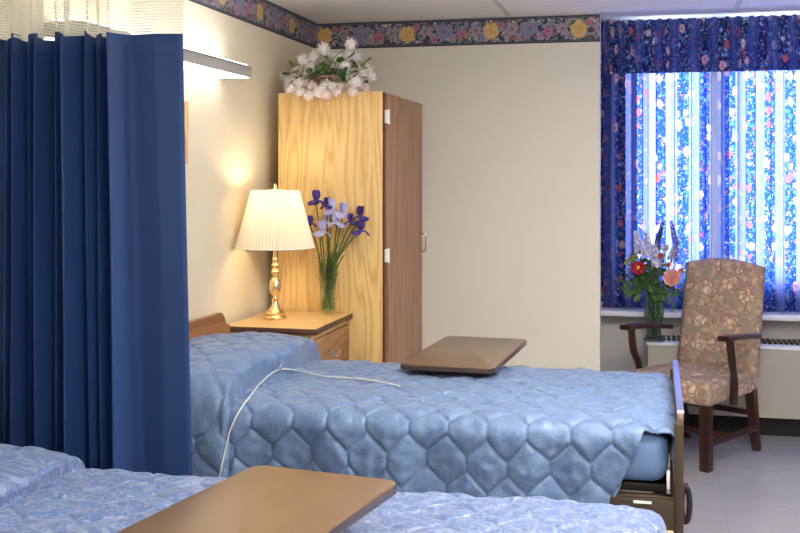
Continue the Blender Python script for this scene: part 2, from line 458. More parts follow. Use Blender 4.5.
M['tapestry'] = tapestry()

# ---------------------------------------------------------------- the room
XL, XR, YB, YR, ZC = -1.915, 2.7, 6.03, -1.6, 2.40
XA = -.295            # where the back wall ends and the window alcove starts
YW, ZA = 6.80, 2.47   # window wall, alcove ceiling
struct('floor', MB().box(XL - .1, XR + .1, YR - .1, 7.0, -.1, 0), M['floor'])
cm = MB(); cm.box(XL - .1, XR + .1, YR - .1, 5.95, ZC, ZC + .15); cm.box(XL - .1, XA, 5.95, YB + .001, ZC, ZC + .15)
struct('ceiling', cm, M['ceiling'])
struct('ceiling_alcove', MB().box(XA - .25, XR + .1, 5.95, 7.0, ZA, ZA + .1), M['ceiling'])
struct('wall_left', MB().box(XL - .1, XL, YR, YB, 0, ZC), M['wall_left'])
struct('wall_back', MB().box(XL, XA, YB, YB + .1, 0, ZA).box(XA - .25, XA - .15, YB + .1, YW, 0, ZA), M['wall'])
struct('wall_right', MB().box(XR, XR + .1, YR, 7.0, 0, ZA), M['wall'])
struct('wall_rear', MB().box(XL, XR, YR - .1, YR, 0, ZC), M['wall'])
# window wall with an opening
WX0, WX1, WZ0, WZ1 = -.135, 1.9, .86, 2.43
ww = MB().box(XA-.25, XR, YW, YW + .14, 0, WZ0).box(XA-.25, XR, YW, YW + .14, WZ1, ZA).box(XA-.25, WX0, YW, YW + .14, WZ0, WZ1).box(WX1, XR, YW, YW + .14, WZ0, WZ1)
struct('wall_window', ww, M['window_wall'])
fr = MB()
for a, b in ((WX0, WX0 + .04), (.305, .435), (1.1, 1.16), (WX1 - .04, WX1)): fr.box(a, b, YW + .03, YW + .09, WZ0, WZ1)
fr.box(WX0, WX1, YW + .03, YW + .09, WZ0, WZ0 + .04).box(WX0, WX1, YW + .03, YW + .09, WZ1 - .04, WZ1)
wf = struct('window_1', fr, M['white_plastic'])
MB().box(WX0 + .02, WX1 - .02, YW + .055, YW + .061, WZ0 + .02, WZ1 - .02).build('pane', M['pane'], wf, False)
struct('trim_sill', MB().box(XA-.15, XR, 6.62, YW + .02, .668, .700, .006), M['sill'], True)
# wallpaper border
ZB0 = ZC - .150
M['border_b'] = border_mat('floral_border_back', False, ZC - .075, .164)
M['border_l'] = border_mat('floral_border_side', True, ZC - .075, .052)
struct('trim_border_back', MB().box(XL + .002, XA + .001, YB - .002, YB, ZB0, ZC), M['border_b'])
struct('trim_border_left', MB().box(XL, XL + .002, YR, YB, ZB0, ZC), M['border_l'])
struct('baseboard_back', MB().box(XL, XA, YB - .012, YB, 0, .1, .003), M['black'], True)
struct('baseboard_left', MB().box(XL, XL + .012, YR, YB - .012, 0, .1, .003), M['black'], True)
gr = MB()
for x in (-1.4 - .6, -.79, .42, 1.63): gr.box(x - .012, x + .012, YR, 5.95, ZC - .004, ZC + .001)
for y in (0.2, 1.4, 2.6, 3.8, 5.0): gr.box(XL, XR, y - .012, y + .012, ZC - .004, ZC + .001)
struct('trim_ceiling_grid', gr, M['grid'])

# radiator cover under the window
rad = thing('radiator_cover', 'long beige radiator cover running low along the wall under the window sill', 'radiator cover', (1.3, 6.6, 0))
RX0, RX1 = -.05 - 1.3, 1.38
MB().box(RX0 + .01, RX1, -.09, .19, .125, .515).build('body', M['radiator'], rad, False)
MB().box(RX0, RX1, -.10, .19, .517, .537, .004).build('top_shelf', M['sill'], rad)
g = MB()
for i in range(int((RX1 - RX0 - .1) / .03)): g.box(RX0 + .06 + i * .03, RX0 + .08 + i * .03, -.02, .16, .538, .545)
g.build('grille', M['darksteel'], rad, False)
MB().box(RX0 + .03, RX1, .02, .19, 0.0, .125).build('kick_board', M['black'], rad, False)

M['glow'] = emit('tube_glow', (1, .99, .92, 1), 2.6)
M['glow_up'] = emit('tube_glow_up', (1, .99, .94, 1), 6)
# unseen ceiling fittings added as fill light, out of view above
def fill_light(x, y, lab, s):
    t = thing('ceiling_fill_light', lab, 'added fill light', (x, y, ZC))
    MB().box(-.62, .62, -.20, .20, -.215, -.205).box(-.62, -.60, -.22, .22, -.29, -.195).box(.60, .62, -.22, .22, -.29, -.195).build('frame', M['white_plastic'], t, False)
    for x in (-.45, .45): MB().tube([(x, 0, -.20), (x, 0, -.002)], .006, 8).lathe([(.03, -.012), (.03, -.001)], (x, 0, 0), 16).build('hanger', M['white_plastic'], t)
    MB().prism([(-.21, -.218), (-.21, -.26), (-.17, -.285), (.17, -.285), (.21, -.26), (.21, -.218)], -.599, .599, 'x').build('diffuser', s, t, False)
    MB().box(-.598, .598, -.19, .19, -.204, -.198).build('upper_diffuser', s, t, False)
fill_light(.35, .9, 'added white suspended fill light, unseen above the viewer', emit('fill_glow', (1, .95, .88, 1), 17))
fill_light(.35, 3.1, 'added white suspended fill light, unseen above the foot of the beds', emit('fill_glow_far', (1, .95, .88, 1), 18))

# ---------------------------------------------------------------- wall light over the far bed, plus an unseen one added to brighten the ceiling
for wy, lab in ((3.84, 'long grey fluorescent wall light with glowing underside above the far bed'), (1.76, 'added unseen grey wall light above the head of the nearest bed')):
    fx = thing('wall_light', lab, 'wall light', (XL, wy, 1.975))
    MB().box(.03, .150, -.74, .735, .018, .026).box(.142, .150, -.74, .735, -.024, .024, .002).box(.0, .142, .727, .735, -.024, .018).box(0, .142, -.74, -.732, -.024, .018).box(0, .03, -.74, .735, -.0, .02).build('housing', M['fixture'], fx, False)
    MB().box(.012, .140, -.73, .725, -.026, -.016).build('diffuser', M['glow'], fx, False)
    MB().box(.034, .130, -.73, .725, .0262, .034).build('uplight', M['glow_up'], fx, False)

# picture on the wall behind the curtain
pf = thing('picture_frame', 'gold wooden picture frame edge on the cream wall beside the blue curtain', 'picture frame', (XL, 4.0, 1.70))
MB().box(0, .02, .16, .185, -.14, .12, .003).box(0, .02, -.185, -.16, -.14, .12, .003).box(0, .02, -.16, .16, .095, .12, .003).box(0, .02, -.16, .16, -.14, -.115, .003).build('frame', M['oak'], pf)
MB().box(0.001, .008, -.16, .16, -.115, .095).build('picture', flat('picture_paper', srgb(200, 190, 160), .8, var=.2, scale=9), pf, False)

# ---------------------------------------------------------------- wardrobe
wd = thing('wardrobe', 'tall golden oak wardrobe standing in the corner against the back wall', 'wardrobe', (-1.562, 5.565, 0))
hx, y0, y1 = .270, -.454, .365     # half depth, near and far side
MB().box(-hx, hx - .002, y0, y0 + .02, 0.0, 1.923, .001).box(-hx, hx - .002, y1 - .02, y1, 0, 1.923).box(-hx, hx - .02, y0 + .02, y1 - .02, 1.900, 1.921).box(-hx, -hx + .01, y0 + .02, y1 - .02, 0, 1.90).box(-hx + .01, hx - .03, y0 + .02, y1 - .02, .06, .08).box(hx - .05, hx - .03, y0 + .02, y1 - .02, 0, .06).build('body', M['oak'], wd)
MB().box(hx - .012, hx + .006, y0 + .0005, y0 + .0195, .0, 1.92).build('edge_strip', M['edge'], wd)
for a, b, hs in ((y0 + .026, y1 - .004, y1 - .030),):
    d = MB().box(hx, hx + .02, a, b, .09, 1.915, .0015).build('door', M['oak_shaded'], wd)
    hz = 1.14
    MB().tube(smooth_path([(hx + .02, hs, hz - .05), (hx + .045, hs, hz - .04), (hx + .045, hs, hz + .04), (hx + .02, hs, hz + .05)], 5), .004).build('handle', M['chrome'], d)
for z in (1.80, 1.12, .3):
    MB().box(hx + .004, hx + .024, y0 + .008, y0 + .026, z - .032, z + .032, .002).lathe([(.006, -.036), (.006, .036)], (hx + .024, y0 + .018, z), 10).build('hinge', M['white_plastic'], wd)

# ---------------------------------------------------------------- nightstand
ns = thing('nightstand', 'golden oak nightstand with dark edged top between bed and wardrobe', 'nightstand', (-1.655, 4.805, 0))
NH = .84
MB().box(-.20, .185, -.275, .275, .05, NH - .03, .002).box(-.19, .175, -.265, .265, 0, .05).build('body', M['oak'], ns)
MB().box(-.22, .213, -.295, .295, NH - .027, NH - .002, .003).build('edge_band', M['edge'], ns)
MB().box(-.219, .211, -.293, .293, NH - .004, NH, .001).build('top', M['oak_top'], ns)
zz = NH - .045
for h in (.20, .20, .20):
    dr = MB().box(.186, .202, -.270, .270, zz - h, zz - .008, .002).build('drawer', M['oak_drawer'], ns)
    m = MB()
    for s in (-1, 1): m.lathe([(.012, 0), (.012, .003), (.004, .004), (.004, .014)], (0, 0, 0), 12, Matrix.Translation((.202, s * .045, zz - h / 2)) @ Matrix.Rotation(PI / 2, 4, 'Y'))
    m.tube(smooth_path([(.215, -.045, zz - h / 2), (.222, -.035, zz - h / 2 - .014), (.224, 0, zz - h / 2 - .018), (.222, .035, zz - h / 2 - .014), (.215, .045, zz - h / 2)], 5), .004)
    m.build('handle', M['chrome'], dr)
    zz -= h + .006

# ---------------------------------------------------------------- brass lamp
lx, ly = -1.730, 4.785
lp = thing('table_lamp', 'lit brass table lamp with a pleated cream shade on the nightstand', 'lamp', (lx, ly, NH))
prof = [(.052, 0), (.056, .004), (.056, .012), (.050, .018), (.044, .020), (.046, .030), (.040, .040), (.026, .050), (.019, .066), (.014, .075),
        (.013, .085), (.019, .090), (.019, .096), (.012, .101), (.011, .106), (.016, .112), (.026, .132), (.029, .152), (.027, .172), (.018, .190),
        (.011, .196), (.010, .204), (.016, .208), (.024, .218), (.024, .224), (.014, .234), (.012, .240), (.020, .248), (.020, .254), (.011, .262), (.010, .270), (.015, .275), (.015, .281), (.010, .287), (.009, .40)]
MB().lathe(prof, n=40).build('base', M['brass'], lp, angle=25)
MB().lathe([(.010, .40), (.014, .405), (.014, .445), (.010, .45)], n=20).build('socket', M['brass'], lp)
sz0, sz1 = .335, .600
sh = MB(); n = 144; vs = []; fs = []
for k in range(9):
    t = k / 8; r = .182 + (.110 - .182) * t; z = sz0 + (sz1 - sz0) * t
    for i in range(n):
        a = 2 * PI * i / n; rr = r + (.0036 if i % 2 else -.0036)
        vs.append((rr * math.cos(a), rr * math.sin(a), z))
for k in range(8):
    for i in range(n): fs.append((k * n + i, k * n + (i + 1) % n, (k + 1) * n + (i + 1) % n, (k + 1) * n + i))
sh.add(vs, fs); so = sh.build('lamp_shade', M['shade'], lp, smooth=False)
for z, r in ((sz0, .183), (sz1, .111)):
    MB().tube([(r * math.cos(a), r * math.sin(a), z) for a in [2 * PI * i / 48 for i in range(49)]], .0028, 6).build('shade_trim', M['p_white'], lp)
hp = MB()
for s in (-1, 1): hp.tube(smooth_path([(0.010 * s, 0, .41), (.05 * s, 0, .46), (.05 * s, 0, .55), (0.002 * s, 0, .606)], 6), .0018, 6)
for k in range(3):
    a = k * 2 * PI / 3; hp.tube([(0, 0, .606), (.112 * math.cos(a), .112 * math.sin(a), .600)], .0015, 5)
hp.build('harp', M['brass'], lp)
MB().lathe([(.004, .606), (.010, .609), (.010, .612), (.004, .615), (.008, .622), (.008, .628), (.003, .635)], n=16).build('finial', M['brass'], lp)
MB().ball((0, 0, .485), .028, 2, (1, 1, 1.2)).build('bulb', emit('bulb_glow', (1, .76, .46, 1), 3), lp)
L = bpy.data.lights.new('lamp_light', 'POINT'); L.energy = 2.5; L.color = (1, .81, .56); L.shadow_soft_size = .035
lo = bpy.data.objects.new('lamp_light', L); COL.objects.link(lo); lo.location = (lx, ly, NH + .545)

# ---------------------------------------------------------------- bouquets
def vase(name, label, loc, r0, r1, h, wl, water_h, neck=None):
    t = thing(name, label, 'vase', loc)
    w = .003
    if neck is None:
        out = [(r0 * .96, 0), (r0, .003), (r0 * 1.0, .012)] + [(r0 + (r1 - r0) * k / 8, .012 + (h - .012) * k / 8) for k in range(1, 9)]
    else: out = neck
    inn = [(max(r - w, .002), max(z, .014)) for r, z in reversed(out)]
    MB().lathe(out + inn, n=40, cap=False).lathe([(.0005, 0), (out[0][0], 0)], n=40, cap=False).lathe([(.0005, .014), (inn[-1][0], .014)], n=40, cap=False).build('glass_body', M['glass'], t)
    prof = [(r - .0005, z) for r, z in reversed(inn) if z <= water_h]
    rt = prof[-1][0]
    MB().lathe([(p[0] - .001, p[1] + .001) for p in prof] + [(rt - .001, water_h)], n=32).build('water', M['water'], t)
    return t

def stem_to(mb, base, tipp, r=.0025, bow=.02, n=6):
    b, t_ = Vector(base), Vector(tipp)
    mid = b.lerp(t_, .5) + Vector((-(t_.x - b.x), -(t_.y - b.y), 0)) * .18 + Vector((0, 0, bow))
    mb.tube(smooth_path([b, mid, t_], n), r, 6)

vx, vy = at(328, 311, 5.035).x, 5.035
vase('glass_vase', 'clear tapered glass vase of irises on the nightstand against the wardrobe', (vx, vy, NH + .0005), .033, .045, .225, 0, .075)
iris_spots = [
    (316, 200, 0, 'deep violet iris standing highest, at the upper left of the bunch'),
    (327, 205, 0, 'small deep violet iris tucked just right of the highest bloom'),
    (310, 223, 0, 'deep violet iris peeping out low beside the lamp shade'),
    (361, 216, 0, 'deep violet iris at the far right end, upper of the two'),
    (360, 230, 0, 'deep violet iris hanging at the far right, lower of the two'),
    (351, 221, 0, 'small deep violet iris between the lilac blooms and the right pair'),
    (331, 209, 1, 'pale lilac iris just below the highest dark blooms'),
    (327, 221, 1, 'pale lilac iris in the middle of the bunch'),
    (321, 231, 1, 'pale lilac iris with a yellow throat, lowest of the bunch'),
    (337, 222, 1, 'pale lilac iris facing forward in the centre right'),
    (343, 213, 1, 'pale lilac iris highest among the lilac blooms at right'),
]
for k, (u, v, lt, lab) in enumerate(iris_spots):
    yy = vy - .045 + .016 * ((k * 5) % 4) + (.0 if lt else .01)
    p = at(u, v, min(yy, 5.055))
    base = Vector((vx + .022 * math.cos(k * 2.3), vy + .012 * math.sin(k * 2.3) - .004, NH + .022))
    # stay inside the rim
    t = thing('iris', lab, 'iris', base, 0, 'irises in the nightstand vase')
    P = p - base
    rim = Vector((vx + max(-.030, min(.030, (p.x - vx) * .45)) - base.x, vy - base.y + (.012 if k % 2 else -.012), NH + .225 - base.z))
    sm = MB(); sm.tube(smooth_path([(0, 0, 0), rim * .5, rim, rim.lerp(P, .55) + Vector((0, 0, .015)), P + Vector((0, 0, -.012))], 5), [.0034] * 21, 6)
    sm.build('stem', M['green'], t)
    lf = MB()
    for q in range(4):
        b = rim * random.uniform(.35, .95)
        d = (rim.normalized() + Vector((random.uniform(-.25, .25) + (P.x * .8), -.05, 0))).normalized()
        lf.petal(b, d, (random.choice((-1, 1)), -.3, 0), random.uniform(.09, .16), .010, .35, .2, 6, 2)
    lf.build('leaf', M['green'], t)
    mat = M['p_ltiris'] if lt else M['p_dkiris']
    bl = MB(); s = 1.3 if lt else 1.25
    if v in (205, 223, 221): s *= .75
    for q in range(3):
        a = q * 2 * PI / 3 + k * 1.1
        d = Vector((math.cos(a), math.sin(a), .25))
        bl.petal(P, d, (0, 0, -1), .046 * s, .044 * s, 1.5, .12, 6, 5, ruf=.06)
        a += PI / 3
        d = Vector((math.cos(a) * .45, math.sin(a) * .45, 1))
        bl.petal(P, d, (math.cos(a), math.sin(a), 0), .040 * s, .032 * s, -.6, .15, 6, 4, ruf=.06)
        bl.petal(P, (math.cos(a + .3), math.sin(a + .3), .6), (0, 0, 1), .022 * s, .012 * s, .6, .1, 4, 3)
    bl.ball(P + Vector((0, 0, .004)), .008 * s, 1)
    bo = bl.build('bloom', mat, t)
    th = MB()
    for q in range(3):
        a = q * 2 * PI / 3 + k * 1.1
        th.petal(P + Vector((math.cos(a) * .006, math.sin(a) * .006, .004)), (math.cos(a), math.sin(a), .25), (0, 0, -1), .018 * s, .006 * s, .9, 0, 4, 2)
    th.build('throat', M['p_yellow'], bo)

# white flowering plant on top of the wardrobe
WT = 1.923
pp = thing('potted_geranium', 'bushy potted plant with white flower clusters on top of the wardrobe', 'potted plant', (at(330, 90, 5.30).x, 5.30, WT))
MB().lathe([(.055, 0), (.075, .075), (.082, .078), (.082, .095), (.075, .096), (.070, .08), (.01, .079)], n=28).build('pot', M['terracotta'], pp)
MB().lathe([(.069, .076), (.069, .083)], n=24).build('soil', M['soil'], pp)
ox = pp.location
fs_ = [(294, 78, .9), (290, 89, .8), (303, 60, .9), (297, 70, .8), (310, 66, 1), (316, 54, .8), (324, 49, 1), (331, 57, 1.1), (325, 72, .9), (312, 88, 1.0),
       (304, 84, .9), (320, 92, 1.0), (351, 44, .9), (349, 57, 1.15), (341, 68, .8), (360, 66, .95), (362, 75, .9), (340, 80, 1), (351, 86, .9), (371, 77, .7), (332, 88, .9), (313, 74, .7), (309, 95, .8), (283, 76, .6), (337, 93, .7)]
stm = MB(); lfs = MB(); lfl = MB()
fs_ += [(300, 92, .7), (298, 83, .8), (318, 80, .8), (326, 86, .9), (334, 80, .8), (341, 88, .9), (346, 76, .8), (356, 82, .9), (365, 88, .7), (356, 58, .8), (338, 58, .7), (306, 74, .7), (319, 62, .8), (345, 66, .8), (327, 95, .8), (288, 82, .8), (367, 70, .8), (313, 57, .7), (353, 92, .6)]
for k, (u, v, s) in enumerate(fs_):
    s *= 1.22
    yy = 5.30 + random.uniform(-.13, .06)
    if v > 80: yy = 5.115 - random.uniform(.02, .05) if v > 89 else random.uniform(5.12, 5.2)
    q = at(u, v, yy) - ox
    stem_to(stm, (random.uniform(-.03, .03), random.uniform(-.03, .03), .08), q, .0018, .01 if v < 80 else .06)
    cl = MB()
    nfl = int(22 * s)
    for j in range(nfl):
        zf = 1 - 2 * (j + .5) / nfl; an = j * 2.39996 + k
        d = Vector((math.sqrt(1 - zf * zf) * math.cos(an), math.sqrt(1 - zf * zf) * math.sin(an), zf))
        c = q + d * .0262 * s * random.uniform(.97, 1.2)
        e = d.orthogonal().normalized(); f = d.cross(e)
        for w in range(5):
            a = w * 2 * PI / 5 + j
            cl.petal(c, e * math.cos(a) + f * math.sin(a) + d * .15, d, .0085, .0080, .3, .1, 2, 2)
    cl.ball(q, .0245 * s, 2, (1, 1, 1), .12)
    cl.build('flower_cluster', M['p_white'] if (k % 3 or v < 60) else M['p_blush'], pp)
for k in range(80):
    u = random.uniform(290, 366); v = random.uniform(56, 88)
    q = at(u, v, 5.30 + random.uniform(-.15, .02)) - ox
    m = lfs if k % 3 else lfl
    a = random.uniform(0, 2 * PI)
    m.petal(q, (math.cos(a), math.sin(a) * .6, random.uniform(-.3, .6)), (0, -.5, 1), random.uniform(.035, .055), random.uniform(.030, .042), .5, .12, 5, 4)
stm.build('stems', M['green'], pp); lfs.build('foliage', M['leaf'], pp); lfl.build('young_leaves', M['leaf_light'], pp)

# ---------------------------------------------------------------- window bouquet
bvy = 6.560; SZ = .537
bvx = at(654, 330, bvy).x
neck = [(.055, 0), (.062, .004), (.062, .014), (.045, .024), (.040, .05), (.044, .09), (.052, .13), (.060, .18), (.066, .225), (.070, .26)]
vase('flower_vase', 'clear flared glass vase holding mixed flowers on the radiator shelf by the window', (bvx, bvy, SZ + .0005), 0, 0, 0, 0, .20, neck)
def bq(name, u, v, dy, lab, cat):
    p = at(u, v, bvy + dy)
    k = bq.k; bq.k += 1
    base = Vector((bvx + .020 * math.cos(k * 2.4), bvy + .020 * math.sin(k * 2.4), SZ + .03))
    t = thing(name, lab, cat, base, 0, None)
    P = p - base
    rim = Vector((bvx + max(-.045, min(.045, (p.x - bvx) * .4)) - base.x, bvy + max(-.04, min(.04, dy * .5)) - base.y, .245))
    MB().tube(smooth_path([(0, 0, 0), rim * .5, rim, rim.lerp(P, .5) + Vector((0, 0, .02)), P], 5), .0026, 6).build('stem', M['green'], t)
    return t, P
bq.k = 0
def rose(name, u, v, dy, r, mat, lab, centre=None, cat='rose'):
    t, P = bq(name, u, v, dy, lab, cat)
    f = Vector((-.1, -1, .25)).normalized(); e = f.orthogonal().normalized(); g_ = f.cross(e)
    m = MB()
    for ring, (n_, rr, tilt, cu) in enumerate(((9, 1.0, .25, .5), (8, .8, .55, .6), (6, .58, .95, .7), (5, .38, 1.6, .8), (3, .22, 3.0, .8))):
        for i in range(n_):
            a = i * 2 * PI / n_ + ring * .5
            d = e * math.cos(a) + g_ * math.sin(a) + f * tilt
            m.petal(P - f * r * .25 + f * ring * r * .06, d, f, r * rr * (1 + .15 * tilt), r * .85 * rr + .006, cu * .9, .14, 5, 4, ruf=.03)
    m.ball(P - f * r * .15, r * .3, 1)
    b = m.build('bloom', mat, t)
    if centre: MB().ball(P + f * r * .3, r * .28, 2, (1, .8, 1), .08).build('flower_eye', centre, b)
    return t
rose('gerbera_daisy', 638.5, 268, -.13, .046, M['p_red'], 'crimson daisy with a yellow eye at the left front of the window bouquet', M['p_yellow'], 'daisy')
rose('rose', 672, 278, -.14, .058, M['p_peach'], 'large open peach rose at the right front of the window bouquet')
rose('rose', 690, 268, -.05, .030, M['p_burg'], 'small burgundy rose at the right edge of the bouquet beside the chair back')
rose('rose', 681, 271, -.11, .022, M['p_pink'], 'small pink rosebud between the peach rose and the burgundy one')
rose('anemone', 665, 248, -.10, .026, M['p_lav'], 'white anemone with a rusty eye right of the bouquet middle', M['p_orange'], 'anemone')
rose('anemone', 661, 256, -.11, .022, M['p_orange'], 'rusty orange anemone below the white one with the rusty eye', None, 'anemone')
rose('anemone', 668, 265, -.10, .018, M['p_orange'], 'small orange anemone bloom just above the large peach rose', None, 'anemone')
def spike(name, u0, v0, u1, v1, dy, r, mat, lab, cat, n_=26, fl=.011):
    t, P = bq(name, u0, v0, dy, lab, cat)
    Q = at(u1, v1, bvy + dy) - t.location
    MB().tube([P, Q], [.002, .001], 5).build('upper_stem', M['green'], t)
    m = MB()
    for i in range(n_):
        k = i / n_; c = P.lerp(Q, k); rr = r * (1 - .65 * k)
        a = i * 2.4
        d = Vector((math.cos(a), math.sin(a), .4))
        c2 = c + d * rr * .5
        e = d.orthogonal().normalized(); g_ = d.normalized().cross(e)
        for w in range(4):
            b = w * PI / 2 + i
            m.petal(c2, e * math.cos(b) + g_ * math.sin(b) + d * .5, d, fl * (1.2 - .5 * k), fl * (1 - .4 * k), .4, .1, 3, 2)
    m.build('florets', mat, t)
spike('salvia', 656, 250, 663, 222, -.06, .016, M['p_purple'], 'dark purple salvia spike rising from the top centre of the bouquet', 'salvia', 34, .015)
spike('salvia', 676, 245, 671, 221, -.05, .016, M['p_blue'], 'blue violet salvia spike, rightmost tall one of the bouquet', 'salvia', 30, .014)
spike('salvia', 676, 264, 679, 240, -.02, .014, M['p_blue'], 'blue violet salvia spike low at the right, above the pink rosebud', 'salvia', 18)
spike('delphinium', 640, 255, 636, 232, -.04, .026, M['p_lav'], 'pale lavender delphinium spike at the upper left of the bouquet', 'delphinium', 34, .021)
spike('delphinium', 650, 258, 646, 233, -.06, .028, M['p_lav'], 'pale lavender delphinium spike in the upper middle of the bouquet', 'delphinium', 36, .021)
spike('delphinium', 657, 268, 655, 244, -.07, .026, M['p_lav'], 'pale lavender delphinium spike in front of the dark purple salvia', 'delphinium', 30, .021)
spike('delphinium', 672, 260, 676, 244, .01, .024, M['p_lav'], 'pale lavender delphinium spike at the upper right of the bouquet', 'delphinium', 26, .020)
spike('statice', 632, 280, 628, 268, -.07, .03, M['p_blue'], 'blue violet statice sprig left of the crimson daisy', 'statice', 16, .013)
# greenery: each sprig a thing
def sprig(u, v, dy, lab, mat, n_, spread, L=.05, W=.018, name='foliage_sprig'):
    t, P = bq(name, u, v, dy, lab, 'greenery')
    m = MB()
    for i in range(n_):
        c = P + Vector((random.gauss(0, spread), random.gauss(0, spread * .5), random.gauss(0, spread)))
        a = random.uniform(0, 2 * PI)
        m.petal(c, (math.cos(a), -.3, math.sin(a)), (0, -1, .4), L * random.uniform(.6, 1.1), W, .5, .1, 4, 3)
    m.build('leaves', mat, t)
sprig(632, 260, -.05, 'yellow green leafy sprig at the left of the bouquet, above the daisy', M['leaf_light'], 34, .022, .03, .016)
sprig(645, 278, -.05, 'dense dark green leaves filling the middle of the bouquet', M['leaf_dark'], 80, .032, .05, .026)
sprig(655, 291, -.05, 'mid green leaves just above the rim of the window vase', M['leaf'], 60, .030, .05, .024)
sprig(634, 288, -.07, 'broad green leaf sprig drooping at the lower left of the bouquet', M['leaf'], 12, .022, .07, .034)
sprig(672, 292, -.07, 'narrow green leaf sprig under the large peach rose', M['leaf'], 16, .026, .08, .014)
sprig(658, 268, -.03, 'olive green sprig behind the white anemone', M['leaf'], 46, .034, .04, .016)
sprig(648, 262, .0, 'fine yellow green sprig behind the crimson daisy', M['leaf_light'], 40, .032, .03, .012)
t, P = bq('grass_plume', 628, 281, -.08, 'brown green grass plume reaching out to the far left of the bouquet', 'greenery')
Q = at(613, 281, bvy - .08) - t.location
MB().tube([P, (P + Q) / 2 + Vector((0, 0, .004)), Q], [.003, .008, .002], 6).build('plume', M['leaf_dark'], t)

# ---------------------------------------------------------------- armchair
ch = thing('armchair', 'high backed armchair in beige rose tapestry with dark wooden arms by the window', 'armchair', (.190, 6.075, 0), math.radians(-32))
def taper_leg(x0, y0, x1, y1, z1, a=.022, b=.026):
    m = MB(); vs = []
    for (x, y, z, h) in ((x0, y0, 0, a), (x1, y1, z1, b)):
        vs += [(x - h, y - h, z), (x + h, y - h, z), (x + h, y + h, z), (x - h, y + h, z)]
    bm = bmesh.new(); V = [bm.verts.new(v) for v in vs]
    for f in ((3, 2, 1, 0), (4, 5, 6, 7), (0, 1, 5, 4), (1, 2, 6, 5), (2, 3, 7, 6), (3, 0, 4, 7)): bm.faces.new([V[i] for i in f])
    bmesh.ops.bevel(bm, geom=bm.edges[:], offset=.004, segments=2, affect='EDGES'); return m.addbm(bm)
for s in (-1, 1):
    taper_leg(s * .235, -.255, s * .235, -.255, .36, .026, .027).build('leg', M['mahogany'], ch)
    taper_leg(s * .215, .325, s * .225, .235, .36, .020, .027).build('leg', M['mahogany'], ch)
    MB().box(s * .235 - .010, s * .235 + .010, -.24, .28, .12, .15, .003).build('stretcher', M['mahogany'], ch)
MB().box(-.23, .23, -.01, .01, .12, .15, .003).build('stretcher', M['mahogany'], ch)
MB().box(-.225, .225, .265, .285, .20, .23, .003).build('stretcher', M['mahogany'], ch)
# seat: a plump rounded cushion box
def cushion(x0, x1, y0, y1, z0, z1, bev, bulge, taper=0.0):
    bm = bmesh.new(); bmesh.ops.create_cube(bm, size=1)
    bm.transform(Matrix.Translation(((x0 + x1) / 2, (y0 + y1) / 2, (z0 + z1) / 2)) @ Matrix.Diagonal((x1 - x0, y1 - y0, z1 - z0, 1)))
    bmesh.ops.bevel(bm, geom=bm.edges[:], offset=bev, segments=4, profile=.6, affect='EDGES')
    big = [e for e in bm.edges if e.calc_length() > .15]
    bmesh.ops.subdivide_edges(bm, edges=big, cuts=9, use_grid_fill=True)
    for v in bm.verts:
        fx_ = (v.co.x - (x0 + x1) / 2) / ((x1 - x0) / 2); fy_ = (v.co.y - (y0 + y1) / 2) / ((y1 - y0) / 2)
        if v.co.z > (z0 + z1) / 2: v.co.z += bulge * (1 - fx_ ** 2) * (1 - fy_ ** 2)
        v.co.x *= 1 - taper * (fy_ * .5 + .5)
    return bm
m = MB(); m.addbm(cushion(-.275, .275, -.295, .27, .335, .445, .03, .035, .10)); m.build('seat', M['tapestry'], ch, angle=60)
# back: arched panel reclining
def chair_back():
    bm = bmesh.new(); nx, nz = 18, 22
    W = .238; H = .632; T = .075
    F = []; B = []
    for i in range(nx + 1):
        u = i / nx * 2 - 1; cf = []; cb = []
        top = H - .034 * abs(u) ** 2.0 * 1.0
        for j in range(nz + 1):
            w = j / nz; z = w * top
            rx = W * (1 - .02 * w)
            edge = max(abs(u), abs(2 * w - 1)); rnd = .018 * max(0, (edge - .85) / .15) ** 2
            cf.append(bm.verts.new((u * rx, -T / 2 + rnd - .012 * (1 - u * u) * math.sin(PI * w), z)))
            cb.append(bm.verts.new((u * rx, T / 2 - rnd, z)))
        F.append(cf); B.append(cb)
    for i in range(nx):
        for j in range(nz):
            bm.faces.new((F[i][j], F[i + 1][j], F[i + 1][j + 1], F[i][j + 1])); bm.faces.new((B[i][j], B[i][j + 1], B[i + 1][j + 1], B[i + 1][j]))
        bm.faces.new((F[i][0], B[i][0], B[i + 1][0], F[i + 1][0])); bm.faces.new((F[i][nz], F[i + 1][nz], B[i + 1][nz], B[i][nz]))
    for j in range(nz):
        bm.faces.new((F[0][j], F[0][j + 1], B[0][j + 1], B[0][j])); bm.faces.new((F[nx][j], B[nx][j], B[nx][j + 1], F[nx][j + 1]))
    return bm
m = MB(); m.addbm(chair_back(), Matrix.Translation((.018, .245, .42)) @ Matrix.Rotation(math.radians(-9), 4, 'X')); m.build('backrest', M['tapestry'], ch, angle=60)
